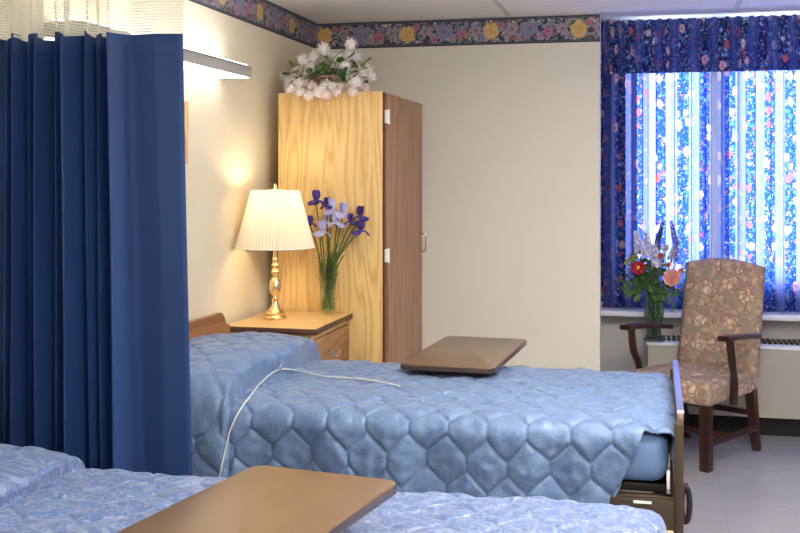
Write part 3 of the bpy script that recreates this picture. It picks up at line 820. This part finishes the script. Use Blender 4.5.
for s in (-1, 1):
    # arm: shaped board, wider at the front
    pts = smooth_path([(s * .270, .235, .645), (s * .285, .10, .660), (s * .300, -.06, .674), (s * .296, -.19, .676)], 8)
    vs = []; fs = []
    for k, p in enumerate(pts):
        w = .020 + .014 * (k / (len(pts) - 1)) ** 1.5; h = .013
        vs += [(p.x - w, p.y, p.z - h), (p.x + w, p.y, p.z - h), (p.x + w, p.y, p.z + h * .6), (p.x + w * .7, p.y, p.z + h), (p.x - w * .7, p.y, p.z + h), (p.x - w, p.y, p.z + h * .6)]
    for k in range(len(pts) - 1):
        for i in range(6): fs.append((k * 6 + i, k * 6 + (i + 1) % 6, (k + 1) * 6 + (i + 1) % 6, (k + 1) * 6 + i))
    fs += [tuple(range(6)), tuple(range(len(vs) - 6, len(vs)))]
    MB().add(vs, fs).build('armrest', M['mahogany'], ch)
    MB().tube(smooth_path([(s * .285, -.06, .32), (s * .288, -.06, .45), (s * .298, -.10, .54), (s * .296, -.125, .668)], 6), [.022] * 6 + [.019] * 6 + [.021] * 7, 8).build('arm_support', M['mahogany'], ch)

# ---------------------------------------------------------------- beds
def hexh(p, q, a=.130, b=.100):
    """height of stitched pointed-hexagon puffs: 0 on the seams, 1 in the middle"""
    P = p / a; Q = q / b
    best = np.full(p.shape, 9.0); sec = np.full(p.shape, 9.0)
    r0 = np.floor(Q)
    for dr in (-1, 0, 1, 2):
        r = r0 + dr; sh_ = (np.mod(r, 2)) * .5
        c0 = np.floor(P - sh_)
        for dc in (0, 1):
            c = c0 + dc + sh_
            d = np.sqrt(((P - c)) ** 2 + ((Q - r) * .65) ** 2)
            s = d < best
            sec = np.where(s, best, np.minimum(sec, d)); best = np.where(s, d, best)
    e = sec - best
    return .62 * (1 - np.exp(-(e / .036))) + .38 * (1 - np.exp(-e / .22))

def bedspread(name, label, yc, W, zt, mat, drop, xh, xf, xc, lump, seed, near_cut):
    """quilted spread over the mattress: top, both sides, foot end, and the mound over the pillow"""
    st = .0046
    xs = np.arange(xh, xf + .10, st); nq = int((W + 2 * drop) / st)
    qs = np.linspace(-(W / 2 + drop), W / 2 + drop, nq)
    X, Q = np.meshgrid(xs, qs, indexing='ij')
    R = .06
    def bend(d):   # arc-length d past the straight part -> (out, down)
        a = np.clip(d / R, 0, PI / 2)
        return R * np.sin(a), R * (1 - np.cos(a)) + np.maximum(0, d - R * PI / 2)
    Lq = W / 2 - R
    dq = np.abs(Q) - Lq
    side = np.sign(Q)
    if near_cut:   # the corner at the foot is folded up diagonally on the viewer's side
        f = np.clip((near_cut[1] - X) / (near_cut[1] - near_cut[0]), .14, 1)
        dq = np.where((side < 0) & (dq > 0), dq * f, dq)
    Qa = side * (Lq + dq)
    ou, dn = bend(np.maximum(dq, 0))
    Y = np.where(dq > 0, side * (Lq + ou), Q)
    dx = X - (xf - R)
    ox_, dnx = bend(np.maximum(dx, 0))
    XX = np.where(dx > 0, xf - R + ox_, X)
    down = np.where(dx > 0, np.maximum(dn, dnx * .8), dn)
    Z = zt - down
    # normals of the cross-section
    aq = np.clip(np.maximum(dq, 0) / R, 0, PI / 2); ax = np.clip(np.maximum(dx, 0) / R, 0, PI / 2)
    NY = side * np.sin(aq); NZ = np.cos(aq) * np.cos(ax); NX = np.sin(ax) * np.cos(aq)
    # warp noise and wrinkles
    sh0 = X.shape; n1 = np.zeros(sh0); n2 = np.zeros(sh0); n3 = np.zeros(sh0); n4 = np.zeros(sh0)
    for i in range(sh0[0]):
        for j in range(sh0[1]):
            x_, q_ = X[i, j], Qa[i, j]
            n1[i, j] = noise.noise((x_ * 5, q_ * 5, seed)); n2[i, j] = noise.noise((x_ * 5, q_ * 5, seed + 9))
            n3[i, j] = noise.noise((x_ * 26, q_ * 26, seed + 3)); n4[i, j] = noise.noise((x_ * 9, q_ * 4, seed + 5))
    hx_ = hexh(X + n1 * .022, Qa + n2 * .022)
    off = (.0160 if near_cut else .0095) * hx_ + n3 * .0058 * hx_ + n4 * .007
    # gentle waves in the hanging part
    hang = np.clip(dn / .15, 0, 1)
    off = off + hang * (.012 * np.sin(X * 13 + seed) + .006 * np.sin(X * 31 + 1.3))
    Z = Z + .010 * np.cos(np.clip(Q / (W / 2), -1, 1) * PI / 2)
    # pillow mound
    xcv = xc + .02 * np.sin(Qa * 9 + seed) + .03 * np.clip(-Qa / W - .2, -1, 1) * -1
    d = xcv - X
    ins = np.where(d > 0, 1 - np.exp(-np.maximum(d, 0) / (.032 if near_cut else .06)), 0)
    dome = np.sqrt(np.clip(1 - (np.clip(np.abs(Qa) / (W / 2 + .05), 0, 1)) ** 3.2, 0, 1))
    sag = 1 - .22 * np.clip((d - .22) / .3, 0, 1)
    Z = Z + lump * ins * dome * sag
    off = off + .030 * ins * (1 - np.clip(dome, 0, 1) * .6)
    XX = XX + .048 * np.exp(-((d - .040) / .03) ** 2) * (d > -.02) * (dome * .7 + .3)
    crease = np.exp(-(d / .012) ** 2) * .006
    off = off - crease
    XX = XX + NX * off; Y = Y + NY * off; Z = Z + NZ * off
    org = Vector(((xh + xf) / 2, yc, 0))
    nx, ny = sh0
    V = np.stack([XX - org.x, Y, Z], -1).reshape(-1, 3)
    I = np.arange(nx * ny).reshape(nx, ny)
    F = np.stack([I[:-1, :-1], I[1:, :-1], I[1:, 1:], I[:-1, 1:]], -1).reshape(-1, 4)
    me = bpy.data.meshes.new(name); me.from_pydata(V.tolist(), [], F.tolist()); me.update()
    uvl = me.uv_layers.new(name='UVMap')
    U = np.stack([X, Qa], -1).reshape(-1, 2)
    uvl.data.foreach_set('uv', U[F.reshape(-1)].reshape(-1).astype(np.float32))
    o = link_mesh(name, me, mat, None, True, 180)
    o.location = org
    so_ = o.modifiers.new('Solidify', 'SOLIDIFY'); so_.thickness = .006; so_.offset = -1
    return tag(o, label, 'bedspread')

def make_bed(label, yc, xh, xf, W, near):
    cx = (xh + xf) / 2; L2 = (xf - xh) / 2; w = W / 2
    t = thing('hospital_bed', label, 'bed', (cx, yc, 0))
    MB().box(-L2 + .04, L2 - .045, -w + .012, w - .012, .555, .715, .05, 4).build('mattress', M['sheet'], t)
    MB().box(-L2 + .05, L2 - .05, -w + .04, w - .04, .525, .552, .004).build('deck', M['darksteel'], t)
    fr = MB()
    for s in (-1, 1):
        fr.box(-L2 + .03, L2 - .03, s * (w - .03) - .018, s * (w - .03) + .018, .43, .522, .004)
    for x in (-L2 + .06, 0, L2 - .07): fr.box(x - .02, x + .02, -w + .03, w - .03, .44, .50, .003)
    fr.build('frame', M['steel'], t)
    # lifting mechanism and undercarriage
    un = MB()
    for s in (-1, 1):
        un.box(-L2 + .10, L2 - .10, s * (w - .12) - .02, s * (w - .12) + .02, .20, .25, .004)
        for x in (-L2 + .35, L2 - .35): un.tube([(x - .12, s * (w - .12), .23), (x + .12, s * (w - .09), .46)], .016, 8)
    for x in (-L2 + .12, L2 - .12): un.box(x - .025, x + .025, -w + .05, w - .05, .19, .25, .004)
    un.build('undercarriage', M['darksteel'], t)
    for sx in (-1, 1):
        for s in (-1, 1):
            x, y = sx * (L2 - .12), s * (w - .08)
            c = MB().box(x - .008, x + .008, y - .022, y - .016, .05, .16).box(x - .008, x + .008, y + .016, y + .022, .05, .16).lathe([(.014, .15), (.014, .20)], (x, y, 0), 12).build('caster', M['chrome'], t)
            MB().lathe([(.04, -.012), (.052, -.012), (.056, 0), (.052, .012), (.04, .012)], n=24, M=Matrix.Translation((x, y, .058)) @ Matrix.Rotation(PI / 2, 4, 'X')).build('wheel', M['rubber'], c)
    # head and foot boards: shaped panels across the bed
    def board(x0, x1, zb, zt, mat, name, sw):
        pts = [(-w - .0, zb), (w, zb), (w, zt - sw)]
        for k in range(9):
            a = k / 8; pts.append((w - .02 - .07 * a, zt - sw + sw * (3 * a * a - 2 * a ** 3)))
        for k in range(9):
            a = 1 - k / 8; pts.append((-w + .02 + .07 * a, zt - sw + sw * (3 * a * a - 2 * a ** 3)))
        pts.append((-w, zt - sw))
        return MB().prism(pts, x0, x1, 'x', .003).build(name, mat, t)
    hb = board(-L2, -L2 + .025, .40, .93, M['headboard'], 'headboard', .06)
    zf_ = .60 if near else .79
    fb = MB().prism(rrect(-w, w, .38, zf_, .03), L2 - .018, L2, 'x', .002).build('footboard', M['laminate'], t)
    # bright metal strip round the foot board
    st = MB(); pts = rrect(-w - .002, w + .002, .378, zf_ + .002, .032)
    top = [p for p in pts if p[1] > zf_ - .012]
    vs = []; fs = []
    for p in top:
        nrm = (0, 1)
        vs += [(L2 - .019, p[0], p[1]), (L2 + .001, p[0], p[1]), (L2 + .001, p[0] * .994, p[1] - .006), (L2 - .019, p[0] * .994, p[1] - .006)]
    for k in range(len(top) - 1):
        for i in range(4): fs.append((k * 4 + i, k * 4 + (i + 1) % 4, (k + 1) * 4 + (i + 1) % 4, (k + 1) * 4 + i))
    st.add(vs, fs).build('edge_strip', M['alu'], fb)
    # steel end bracket, posts, bumper and crank at the foot
    MB().box(L2 - .26, L2 - .026, -w - .006, -w + .010, .40, .515, .003).build('end_plate', M['steel'], t)
    MB().box(L2 - .21, L2 - .19, -w - .008, -w - .005, .475, .482).box(L2 - .15, L2 - .095, -w - .008, -w - .005, .502, .510).build('label_plate', M['white_plastic'], t)
    MB().lathe([(.006, 0), (.006, .004)], n=12, M=Matrix.Translation((L2 - .16, -w - .006, .46)) @ Matrix.Rotation(PI / 2, 4, 'X')).lathe([(.006, 0), (.006, .004)], n=12, M=Matrix.Translation((L2 - .09, -w - .006, .47)) @ Matrix.Rotation(PI / 2, 4, 'X')).build('bolt', M['chrome'], t)
    MB().box(L2 - .05, L2 - .040, -w + .01, -w + .03, .545, .60, .002).build('latch', M['white_plastic'], t)
    MB().box(L2 - .028, L2 - .001, -w - .010, -w - .001, .24, zf_ - .04, .002).build('post', M['steel'], t)
    MB().box(L2 - .028, L2 - .001, w + .001, w + .010, .24, zf_ - .04, .002).build('post', M['steel'], t)
    lo_ = [(L2 + .006 + .012 * math.cos(a), -w + .02 - .004 * math.sin(a), .50 + .055 * math.sin(a)) for a in [2 * PI * k / 24 for k in range(25)]]
    cr = MB().tube(lo_, .009, 8).box(L2 - .004, L2 + .014, -w + .012, -w + .03, .535, .565, .003)
    cr.build('crank', M['rubber'], t)
    MB().box(L2 - .05, L2 - .03, -w - .010, -w - .007, .40, .425).build('sticker', flat('sticker_orange_white', srgb(226, 190, 150), .6, var=.2, scale=80), t)
    return t

FY, NY_ = 3.885, 2.13
make_bed('brown steel hospital bed nearer the window with its foot board by the armchair', FY, -1.81, .085, .97, False)
make_bed('brown steel hospital bed nearest the viewer, its foot at the lower right', NY_, -1.81, .055, .97, True)
FARSPREAD = bedspread('bedspread', 'light blue hexagon quilted bedspread on the far bed, mounded over the pillow', FY, .98, .728, M['quilt'], .26, -1.785, .055, -1.39, .115, 1.0, (-.155, -.012))
bedspread('bedspread', 'pale blue damask patterned quilted bedspread on the nearest bed', NY_, .98, .728, M['quilt_near'], .26, -1.785, .015, -1.49, .055, 7.3, None)

# call-button cord lying on the far bedspread: drop each point of its run onto the cloth
from mathutils.bvhtree import BVHTree
sp_ = FARSPREAD
bv = BVHTree.FromPolygons([sp_.location + v.co for v in sp_.data.vertices], [tuple(p.vertices) for p in sp_.data.polygons])
def oncloth(u, v, lift=.007):
    t = (u - 400) / FPX
    d = Vector((-SY + CY * t, CY + SY * t, -(v - HOR) / FPX)).normalized()
    h, n, _, _ = bv.ray_cast(Vector((0, 0, HC)), d)
    if n.dot(d) > 0: n = -n
    return h + (n * .6 + Vector((0, 0, .4))) * lift
def topat(u, v, z):   # where a sight line meets the level z
    Z = (HC - z) * FPX / (v - HOR); t = (u - 400) / FPX
    return Vector((Z * (-SY + CY * t), Z * (CY + SY * t), z))
run = smooth_path([(217, 488, 0), (222, 462, 0), (228, 438, 0), (238, 415, 0), (252, 396, 0), (264, 380, 0), (279, 370, 0), (300, 373, 0), (325, 378.5, 0), (350, 380, 0), (375, 383, 0), (400, 388, 0)], 5)
cpts = [oncloth(p.x, p.y) for p in run]
for _ in range(2): cpts = [cpts[0]] + [(cpts[k - 1] + cpts[k] * 2 + cpts[k + 1]) / 4 + Vector((0, 0, .0006)) for k in range(1, len(cpts) - 1)] + [cpts[-1]]
cd = thing('call_cord', 'thin cream call cord trailing over the far bedspread from a clip by the pillow', 'cord', (cpts[30].x, cpts[30].y, .75))
o = cd.location
MB().tube([p - o for p in cpts], .0028, 8).build('cable', M['cord'], cd)
q = oncloth(279, 368, .010) - o
MB().box(-.006, .006, -.010, .028, -.004, .010, .002, M=Matrix.Translation(q) @ Matrix.Rotation(math.radians(35), 4, 'X')).build('clip', M['chrome'], cd)

# ---------------------------------------------------------------- over-bed tables
def overbed(label, loc, rz, L, Wd, z, side):
    """top is Wd wide (x) by L long (y); column and base at the end 'side' (+1 far, -1 near)"""
    t = thing('overbed_table', label, 'overbed table', (loc[0], loc[1], 0), rz)
    MB().prism(rrect(-Wd / 2, Wd / 2, -L / 2, L / 2, .035), z - .022, z, 'z', .003).build('tabletop', M['laminate'], t)
    e = MB(); pts = rrect(-Wd / 2 - .002, Wd / 2 + .002, -L / 2 - .002, L / 2 + .002, .036)
    vs = []; fs = []; n = len(pts)
    for (x, y) in pts: vs += [(x, y, z - .020), (x, y, z - .004), (x * .985, y * .99, z - .004), (x * .985, y * .99, z - .020)]
    for k in range(n):
        for i in range(4): a, b = k * 4, ((k + 1) % n) * 4; fs.append((a + i, a + (i + 1) % 4, b + (i + 1) % 4, b + i))
    e.add(vs, fs).build('edge_strip', M['moulding'], t)
    yb = side * (L / 2 - .045)
    MB().box(-.03, .03, min(0, yb), max(0, yb), z - .038, z - .023, .003).build('arm', M['darksteel'], t)
    MB().box(-.03, .03, yb - .025, yb + .025, .06, z - .038, .006).build('column', M['chrome'], t)
    b = MB().box(-.22, -.18, yb - .02 - side * .45 if side > 0 else yb - .03, yb + .03 if side > 0 else yb + .45, .045, .07, .006)
    b.box(.18, .22, yb - .02 - side * .45 if side > 0 else yb - .03, yb + .03 if side > 0 else yb + .45, .045, .07, .006).box(-.2, .2, yb - .025, yb + .025, .04, .07, .006)
    b.build('base', M['darksteel'], t)
    for sx in (-1, 1):
        for y in (yb, yb - side * .42):
            MB().lathe([(.012, -.01), (.022, -.01), (.022, .01), (.012, .01)], n=16, M=Matrix.Translation((sx * .2, y, .0225)) @ Matrix.Rotation(PI / 2, 4, 'Y')).build('caster', M['rubber'], t)
    return t
# far table from its seen corners
zf = .80
a, b, c = topat(403, 366, zf), topat(456, 336.5, zf), topat(526, 339, zf)
print('far table', a, b, c, topat(498, 375, zf))
zn = .84
print('near table', topat(258, 463, zn), topat(404, 481, zn), topat(150, 536, zn), topat(375, 533, zn))
overbed('walnut overbed table standing across the far bed, its top above the quilt', (-.745, 4.36), math.radians(-3), .76, .365, .795, 1)
overbed('walnut overbed table over the nearest bed, cut by the bottom of the view', (-.768, 1.885), math.radians(-9), .80, .355, .852, -1)

# ---------------------------------------------------------------- privacy curtain
def cloth(name, mat, parent, path, z0, z1, nz, flare=0.0, topfun=None, solid=0.0):
    """path: list of (x, y); returns a hanging sheet with UV in metres"""
    n = len(path); acc = [0.0]
    for i in range(1, n): acc.append(acc[-1] + math.dist(path[i], path[i - 1]))
    vs = []; uvs = []; fs = []
    cx = sum(p[0] for p in path) / n; cy = sum(p[1] for p in path) / n
    for k in range(nz + 1):
        w = k / nz
        for i, (x, y) in enumerate(path):
            zt = z1 if topfun is None else z1 + topfun(i / (n - 1))
            z = z0 + (zt - z0) * w
            s = 1 + flare * (1 - w)
            vs.append((x + flare * (1 - w) * (i / (n - 1) - .3), cy + (y - cy) * s + .004 * math.sin(5 * w + i * .13), z)); uvs.append((acc[i], z))
    for k in range(nz):
        for i in range(n - 1): a = k * n + i; fs.append((a, a + 1, a + n + 1, a + n))
    me = bpy.data.meshes.new(name); me.from_pydata(vs, [], fs); me.update()
    l = me.uv_layers.new(name='UVMap'); idx = [v for f in fs for v in f]
    l.data.foreach_set('uv', [c for v in idx for c in uvs[v]])
    o = link_mesh(name, me, mat, parent, True, 180)
    if solid:
        m_ = o.modifiers.new('Solidify', 'SOLIDIFY'); m_.thickness = solid
    return o

YC = 2.83
pc = thing('privacy_curtain', 'navy blue privacy curtain with white net top hanging between the two beds', 'curtain', (0, YC, 0))
def fold_path(spec, y=0.0, n=14):
    """spec: list of (x0, x1, depth) pleats"""
    out = []
    for (x0, x1, d) in spec:
        for i in range(n):
            t = i / n
            out.append((x0 + (x1 - x0) * (t + .10 * math.sin(2 * PI * t) * (1 if d > 0 else 0)), y - d * math.sin(PI * t) ** 1.2))
    out.append((spec[-1][1], y)); return out
xe = [at(u, 100, YC).x for u in (-22, 10, 20, 32, 43, 57, 70, 88, 99, 108, 133, 183)]
dp = [.07, .045, .075, .045, .085, .05, .10, .05, .045, .08, .014]
navp = fold_path([(xe[i], xe[i + 1], dp[i]) for i in range(11)])
navy_o = cloth('curtain_cloth', M['navy'], pc, navp, .28, 1.908, 30, .05, lambda t: .012 * math.sin(t * 40) * (t < .8), .002)
netp = fold_path([(xe[i], xe[i + 1], dp[i] * .8) for i in range(11)])
cloth('net_top', M['net'], pc, netp, 1.902, 2.375, 12)
hm = MB()
for i in range(0, len(navp), 14):
    hm.tube([(navp[i][0], 0, 2.372), (navp[i][0], 0, 2.388)], .003, 5)
hm.build('hooks', M['chrome'], pc)
tr_ = MB().box(XL, 1.2, YC - .012, YC + .012, ZC - .014, ZC - .001)
tag(tr_.build('curtain_track', M['alu'], None, False), 'thin metal ceiling track carrying the navy privacy curtain', 'curtain track')

# ---------------------------------------------------------------- window curtains and valence
M['wcurtain'] = curtain_mat('striped_floral_curtain', .62)
M['valence'] = curtain_mat('striped_floral_valence', .08)
def pleats(x0, x1, period, depth, seed, n=14):
    rnd = random.Random(seed); out = []; x = x0
    while x < x1:
        p = period * rnd.uniform(.7, 1.3); d = depth * rnd.uniform(.6, 1.3)
        if x + p > x1: p = x1 - x + 1e-4
        for i in range(n):
            t = i / n; out.append((x + p * t + p * .12 * math.sin(4 * PI * t), -d * math.sin(2 * PI * t)))
        x += p
    return out
for (x0, x1, sd, lab) in ((XA - .10, .345, 3, 'blue floral striped window curtain panel on the left, behind the flower vase'),
                          (.365, 1.25, 5, 'blue floral striped window curtain panel on the right, behind the armchair')):
    c = cloth('window_curtain', M['wcurtain'], None, pleats(x0, x1, .085, .022, sd), .708, 2.36, 10, .0)
    c.location = (0, 6.755, 0)
    tag(c, lab, 'curtain', 'blue floral window curtains')
c = cloth('window_curtain', M['wcurtain'], None, pleats(1.27, 2.1, .085, .022, 8), .708, 2.36, 10, .0); c.location = (0, 6.755, 0)
tag(c, 'blue floral striped window curtain panel beyond the right edge of the view', 'curtain', 'blue floral window curtains')
vl = cloth('window_valence', M['valence'], None, pleats(XA - .12, 2.1, .034, .012, 11, 10), 2.129, 2.450, 16, .0, lambda t: .006 * math.sin(t * 260))
vl.location = (0, 6.655, 0)
for v in vl.data.vertices:
    v.co.y += .022 * noise.noise((v.co.x * 26, 0, v.co.z * 6)); v.co.x += .022 * noise.noise((v.co.x * 14, 3, v.co.z * 9))
tag(vl, 'gathered dark blue floral valence across the top of the window', 'valence')
tag(MB().tube([(XA - .15, 6.70, 2.395), (2.2, 6.70, 2.395)], .008, 8).build('curtain_rod', M['alu']), 'metal curtain rod hidden behind the floral valence', 'curtain rod')

# ---------------------------------------------------------------- daylight
wo = bpy.data.worlds.new('World'); SC.world = wo; wo.use_nodes = True
bg = wo.node_tree.nodes['Background']; bg.inputs[0].default_value = (.55, .74, 1, 1); bg.inputs[1].default_value = 2
A = bpy.data.lights.new('daylight', 'AREA'); A.shape = 'RECTANGLE'; A.size = 2.2; A.size_y = 1.9; A.energy = 76; A.color = (.76, .82, 1)
ao = bpy.data.objects.new('daylight', A); COL.objects.link(ao); ao.location = (.9, 7.35, 1.75); ao.rotation_euler = (math.radians(-90), 0, 0)

# ---------------------------------------------------------------- camera
cam = bpy.data.cameras.new('camera'); cam.sensor_width = 36; cam.lens = FPX / 800 * 36
cam.shift_y = -(266.5 - HOR) / 800; cam.clip_start = .05
co = bpy.data.objects.new('camera', cam); COL.objects.link(co); co.location = (0, 0, HC); co.rotation_euler = (PI / 2, 0, YAW)
SC.camera = co
SC.view_settings.view_transform = 'Standard'; SC.view_settings.look = 'None'; SC.view_settings.gamma = 1; SC.view_settings.use_curve_mapping = False
SC.view_settings.exposure = 0.85
SC.cycles.max_bounces = 10; SC.cycles.transparent_max_bounces = 16
